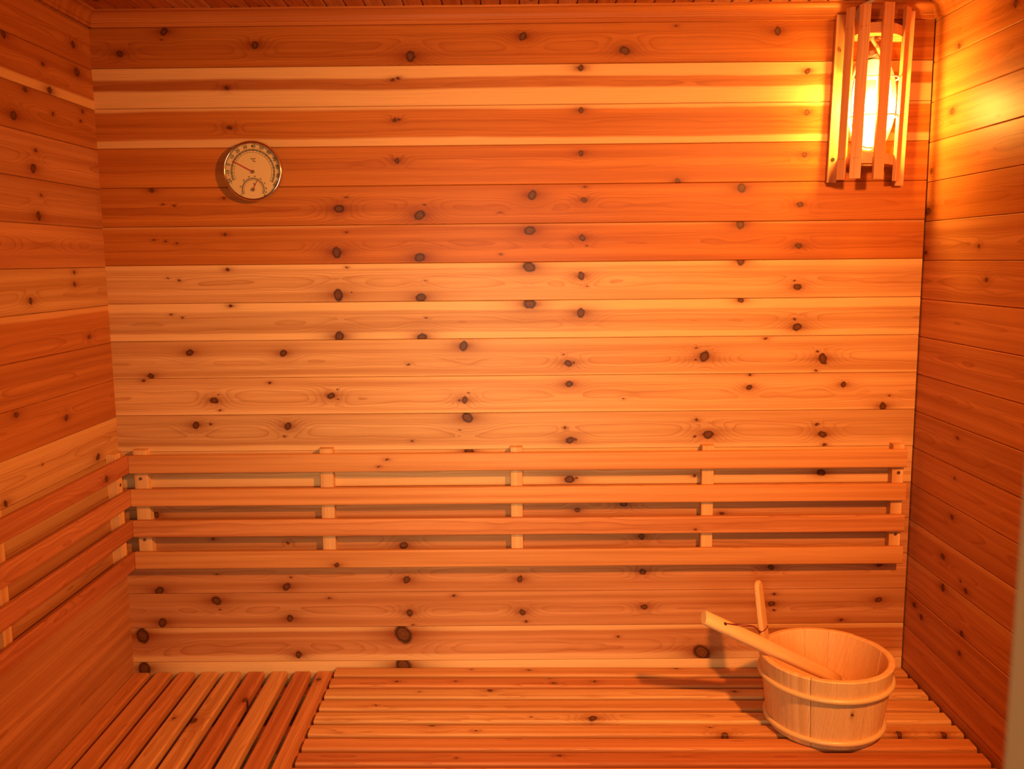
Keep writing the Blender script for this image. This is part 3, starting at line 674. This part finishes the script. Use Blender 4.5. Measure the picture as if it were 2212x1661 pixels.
bm = bmesh.new(); tube(bm, [p-Vector((LX, 0, LZ)) for p in spline(CABLE, 8)], 0.0042, 10)
obj('cable', bm, M_CABLE, wl, smooth=True)

# ------------------------------------------------------------------ slatted lamp cage
C_LAMP = (0.70, 0.36, 0.17)
cg = thing('lamp_cage', 'pine slat cage screwed to the wall around the lamp in the upper corner', 'lampshade', (1.775, 0.0, 1.86))
def cage_slat(cx, cy, nx, w, t, z0, z1, n=1):
    nrm = Vector((nx, -math.sqrt(1-nx*nx), 0)); ey = Vector((0, 0, 1)).cross(nrm) * -1   # ex=Z, ey, ez=nrm
    ey = nrm.cross(Vector((0, 0, 1)))
    org = Vector((cx, cy, z0)) - nrm*t
    o = board('slat', cg, org, Z, ey, z1-z0, w, t, r=0.0012, seg=2, col=C_LAMP, ring=(random.uniform(10, 16), random.uniform(.01, .03), 2.5))
    return o
a = board('mounting_slat', cg, (1.7051, 0.0, 1.6745), Z, NX, 0.3718, 0.0222, 0.0122, r=0.001, seg=1, col=C_LAMP, ring=(12, .04, 2))
screw(a, (1.7050, -0.0123, 1.9680), (0, -1, 0), 0.0042)
bm = bmesh.new(); disc(bm, 0.0042, 0, 0.0006, 16)
o = obj('screw_hole', bm, M_HOLE, a); o.matrix_local = parent_world(a).inverted() @ (Matrix.Translation((1.7045, -0.0123, 1.7265)) @ Vector((0, -1, 0)).to_track_quat('Z', 'Y').to_matrix().to_4x4())
board('mounting_slat', cg, (1.8590, 0.0, 1.6690), Z, NX, 0.386, 0.0205, 0.0172, r=0.001, seg=1, col=C_LAMP, ring=(12, .04, 2))
SL = [(1.7060, -0.062, -0.72, 0.0190, 0.008, 1.6765, 2.0488), (1.7285, -0.090, -0.40, 0.0240, 0.0075, 1.6775, 2.0491),
      (1.7800, -0.0955, 0.16, 0.0240, 0.0080, 1.6766, 2.0522), (1.8430, -0.0450, 0.62, 0.0200, 0.008, 1.6771, 2.0566)]
for cx, cy, nx, w, t, z0, z1 in SL:
    o = cage_slat(cx, cy, nx, w, t, z0, z1)
    nrm = Vector((nx, -math.sqrt(1-nx*nx), 0)); side = nrm.cross(Vector((0, 0, 1)))
    for zz in (1.722, 2.003):
        for s in (-0.004, 0.004):
            bm = bmesh.new(); disc(bm, 0.0009, -0.0002, 0.0003, 8)
            n = obj('nail', bm, M_HOLE if cx < 1.75 else M_STEEL, o)
            n.matrix_local = parent_world(o).inverted() @ (Matrix.Translation(Vector((cx, cy, zz)) + side*s) @ nrm.to_track_quat('Z', 'Y').to_matrix().to_4x4())
plan = [(1.7190, -0.0005), (1.7180, -0.018), (1.7175, -0.045), (1.7225, -0.070), (1.7330, -0.0805), (1.755, -0.0865), (1.780, -0.0870), (1.805, -0.0765), (1.8240, -0.0590), (1.8370, -0.036), (1.8440, -0.018), (1.8445, -0.0005)]
def cage_board(z0, z1):
    bm = bmesh.new(); n = len(plan); hn = 14
    for z in (z0, z1):
        o_ = [bm.verts.new((x, y, z)) for x, y in plan]
        i_ = [bm.verts.new((1.772+0.014*math.cos(k*2*math.pi/hn), -0.046+0.010*math.sin(k*2*math.pi/hn), z)) for k in range(hn)]
        ed = [bm.edges.new((o_[k], o_[(k+1) % n])) for k in range(n)] + [bm.edges.new((i_[k], i_[(k+1) % hn])) for k in range(hn)]
        bmesh.ops.triangle_fill(bm, edges=ed, use_beauty=True)
        if z == z0: lo, li = o_, i_
    for A, B in ((lo, o_), (li, i_)):
        for k in range(len(A)): bm.faces.new((A[k], A[(k+1) % len(A)], B[(k+1) % len(A)], B[k]))
    for v in bm.verts: v.co -= cg.location
    o = obj('end_board', bm, M_DARK, cg); wood(o, C_LAMP, ring=(9, .03, 2)); return o
cage_board(1.9905, 2.0125); cage_board(1.7115, 1.7345)
cg.rotation_euler.y = 0.0235; cg.location.x += 0.0042

# ------------------------------------------------------------------ bucket
C_STAVE = (0.80, 0.50, 0.23)
BX, BY, B0, BH = 1.6403, -0.2778, 0.4893, 0.160
RB, RT, TH = 0.1185, 0.1410, 0.0145
bk = thing('sauna_bucket', 'round pine stave bucket with two pale hoops and one tall handle stave', 'bucket', (BX, BY, B0))
rad = lambda z: RB+(RT-RB)*z/BH
N = 15
def stave(a0, a1, zt, off, knots=(), col=C_STAVE):
    bm = bmesh.new(); k = 6; zs = (0.0, 0.002, zt-0.0025, zt); ri = (0.0015, 0, 0, 0.0025)
    G = []
    for j, z in enumerate(zs):
        row = []
        for i in range(k+1):
            a = a0+(a1-a0)*i/k; e = 0.0006 if i in (0, k) else 0
            row.append((bm.verts.new(((rad(z)+off-e-ri[j])*math.cos(a), (rad(z)+off-e-ri[j])*math.sin(a), z)),
                        bm.verts.new(((rad(z)+off-TH+(ri[j] if j == 3 else 0))*math.cos(a), (rad(z)+off-TH+(ri[j] if j == 3 else 0))*math.sin(a), z))))
        G.append(row)
    for j in range(3):
        for i in range(k):
            bm.faces.new((G[j][i][0], G[j][i+1][0], G[j+1][i+1][0], G[j+1][i][0]))
            bm.faces.new((G[j][i+1][1], G[j][i][1], G[j+1][i][1], G[j+1][i+1][1]))
        bm.faces.new((G[j][0][1], G[j][0][0], G[j+1][0][0], G[j+1][0][1])); bm.faces.new((G[j][k][0], G[j][k][1], G[j+1][k][1], G[j+1][k][0]))
    for i in range(k):
        bm.faces.new((G[0][i+1][0], G[0][i][0], G[0][i][1], G[0][i+1][1])); bm.faces.new((G[3][i][0], G[3][i+1][0], G[3][i+1][1], G[3][i][1]))
    # wood axes: local x up the stave, y across, z outward
    am = (a0+a1)/2; er = Vector((math.cos(am), math.sin(am), 0)); et = Vector((-math.sin(am), math.cos(am), 0))
    m = Matrix.Identity(4)
    for i in range(3): m[i][0], m[i][1], m[i][2], m[i][3] = Z[i], et[i], er[i], er[i]*RB
    inv = m.inverted()
    for v in bm.verts: v.co = inv @ v.co
    o = obj('stave', bm, M_DARK, bk); o.matrix_local = m
    return o
ang = math.radians(150-12)
cuts = [ang]
random.seed(21)
ws = [random.uniform(0.75, 1.25) for _ in range(N)]; tot = sum(ws)
for w in ws: cuts.append(cuts[-1]+2*math.pi*w/tot)
# the open joint in the photograph sits at the front, a little left of middle
tgt = math.radians(239); j = min(range(1, N), key=lambda i: abs(cuts[i]-tgt)); sh = tgt-cuts[j]
cuts = [cuts[0]] + [c+sh*min(1, min(i, N-i)/3) for i, c in enumerate(cuts)][1:-1] + [cuts[-1]]
for i in range(N):
    g0 = 0.0085 if i == j else 0.0012; g1 = 0.0012
    o = stave(cuts[i]+g0, cuts[i+1]-g1, BH+random.uniform(-.0006, .0006), random.uniform(-.0006, .0006))
    strong = (i == j-1)
    sc = random.uniform(.93, 1.06)
    wood(o, [c*sc for c in C_STAVE], ring=(4.5, .055, 1.5) if strong else (random.uniform(2, 4), random.choice((-.05, .05)), 1.2), sap=(-1, -1, 0.25 if strong else 0.72), knots=[(.085, .004, .0028)] if i == (j+1) else ())
bm = bmesh.new(); disc(bm, rad(0.012)-TH+0.001, 0.010, 0.022, 48)
o = obj('bottom', bm, M_DARK, bk); wood(o, C_STAVE, ring=(8, 0, 2))
for z, r in ((0.117, 0.0060), (0.018, 0.0058)):
    bm = bmesh.new(); rr = rad(z)+0.0026
    tube(bm, [(rr*math.cos(i*2*math.pi/72), rr*math.sin(i*2*math.pi/72), z) for i in range(72)], r, 12, True)
    obj('hoop', bm, M_HOOP, bk, smooth=True)
# tall handle stave
am = math.radians(150); er = Vector((math.cos(am), math.sin(am), 0)); et = Vector((-math.sin(am), math.cos(am), 0))
sl = (RT-RB)/BH; up = (Vector((0, 0, 1))+er*sl).normalized(); outn = et.cross(up) * -1
outn = up.cross(et) * -1
hw = 0.0215; hl = 0.140; ht = 0.0115
pts = [(-0.030, -hw), (-0.030, hw)]
pts += [(0.02, hw), (hl*0.75, hw*0.86)]
for k in range(9):
    a = math.pi/2-k/8*math.pi; pts.append((hl-hw*0.8+hw*0.8*math.cos(a), hw*0.82*math.sin(a)))
pts += [(hl*0.75, -hw*0.86), (0.02, -hw)]
bm = bmesh.new(); prism(bm, pts, lambda a, b: (a, b, 0), lambda a, b: (a, b, ht))
o = obj('handle', bm, M_DARK, bk)
m = Matrix.Identity(4); base = er*(RT-0.0135) + Vector((0, 0, BH-0.028+0.0285))
ez = up.cross(et)
sgn = 1 if ez.dot(er) > 0 else -1
eyy = et if sgn > 0 else -et; ez = up.cross(eyy)
for i in range(3): m[i][0], m[i][1], m[i][2], m[i][3] = up[i], eyy[i], ez[i], base[i]
o.matrix_local = m
wood(o, (0.80, 0.46, 0.19), sap=(-1, -1, 0.5), ring=(14, .05, 2))
bv = o.modifiers.new('rounded', 'BEVEL'); bv.width = 0.0038; bv.segments = 3; bv.limit_method = 'ANGLE'; bv.angle_limit = math.radians(50)
for p in o.data.polygons: p.use_smooth = False

# ------------------------------------------------------------------ ladle
TIP = Vector((1.3640, -0.3170, 0.7500)); RIM = Vector((1.5151, -0.2782, 0.6640))
d = (TIP-RIM).normalized()
ld = thing('sauna_ladle', 'wooden ladle with a thick flat handle leaning out of the bucket', 'ladle', tuple(TIP))
viewn = (Vector((0.97, -2.15, 1.506))-RIM).normalized()
nrm = (Vector((0.25, -0.62, 0.80)) - Vector((0.25, -0.62, 0.80)).dot(d)*d).normalized()
side = nrm.cross(-d).normalized()
HL = 0.385
bm = bmesh.new(); rings = []; n = 20
for s, w, t in ((0, 0.0150, 0.0085), (0.0015, 0.0162, 0.0098), (0.10, 0.0172, 0.0105), (0.20, 0.0165, 0.0100), (0.28, 0.0165, 0.0095), (0.34, 0.0150, 0.0085), (HL, 0.0120, 0.007)):
    ring = []
    for i in range(n):
        a = i*2*math.pi/n; c, q_ = math.cos(a), math.sin(a); e = 2/2.7
        ring.append(bm.verts.new((s, w*math.copysign(abs(c)**e, c), t*math.copysign(abs(q_)**e, q_))))
    rings.append(ring)
for A, B in zip(rings, rings[1:]):
    for i in range(n): bm.faces.new((A[i], A[(i+1) % n], B[(i+1) % n], B[i]))
bm.faces.new(rings[0]); bm.faces.new(rings[-1][::-1])
hd = obj('handle', bm, M_DARK, ld, smooth=True)
m = Matrix.Identity(4); exl = -d
eyl = nrm.cross(exl).normalized()
for i in range(3): m[i][0], m[i][1], m[i][2] = exl[i], eyl[i], nrm[i]
hd.matrix_local = m
wood(hd, (0.82, 0.49, 0.20), sap=(-1, -1, 0.6), ring=(6, .04, 1.5))
hd.data.polygons[len(hd.data.polygons)-2].use_smooth = False
bm = bmesh.new()
pr = [(0.0, 0.018), (0.014, 0.0165), (0.022, 0.009), (0.025, 0.0), (0.022, 0.0), (0.019, 0.007), (0.012, 0.0125), (0.0, 0.014)]
lathe(bm, [(max(r, 1e-4), -z) for r, z in pr], 28)
bw = obj('bowl', bm, M_DARK, ld, smooth=True); bw.location = (-d*0.378)+Vector((0, 0, -0.002))
wood(bw, (0.82, 0.49, 0.20))
# hole and cord
hs = 0.050
hole = TIP-d*hs+nrm*0.0099
bm = bmesh.new(); disc(bm, 0.0036, -0.0002, 0.0010, 14)
o = obj('cord_hole', bm, M_HOLE, ld); o.matrix_local = Matrix.Translation(hole-TIP) @ nrm.to_track_quat('Z', 'Y').to_matrix().to_4x4()
hb = Vector((BX, BY, B0))+base
def on_handle(h_, v_, z_): return hb+up*h_+eyy*v_+ez*z_
e1 = on_handle(0.030, 0.0, -0.004)
lo = [on_handle(0.030, -0.024, 0.006), on_handle(0.030, 0.0, -0.0028), on_handle(0.030, 0.024, 0.006), on_handle(0.030, 0.0, ht+0.003)]
start = hole+nrm*0.002
side1 = min((lo[0], lo[2]), key=lambda p: (p-start).length)
mid1 = start.lerp(side1, 0.35)+nrm*0.0095
mid2 = start.lerp(side1, 0.65)+nrm*0.016
bm = bmesh.new()
tube(bm, spline([start, mid1, mid2, side1], 8), 0.0011, 6)
tube(bm, spline([start+side*0.001, mid1+Vector((0, 0, -0.004)), mid2+Vector((0, 0, -0.001)), side1], 8), 0.0011, 6)
k = 24; lp = []
for i in range(k):
    a = i*2*math.pi/k
    lp.append(on_handle(0.030, 0.0235*math.cos(a), ht/2+(ht/2+0.0025)*math.sin(a)))
tube(bm, lp, 0.0011, 6, True)
bmesh.ops.create_uvsphere(bm, u_segments=10, v_segments=6, radius=0.0028, matrix=Matrix.Translation(side1))
for v in bm.verts: v.co -= TIP
obj('cord', bm, M_CORD, ld, smooth=True)
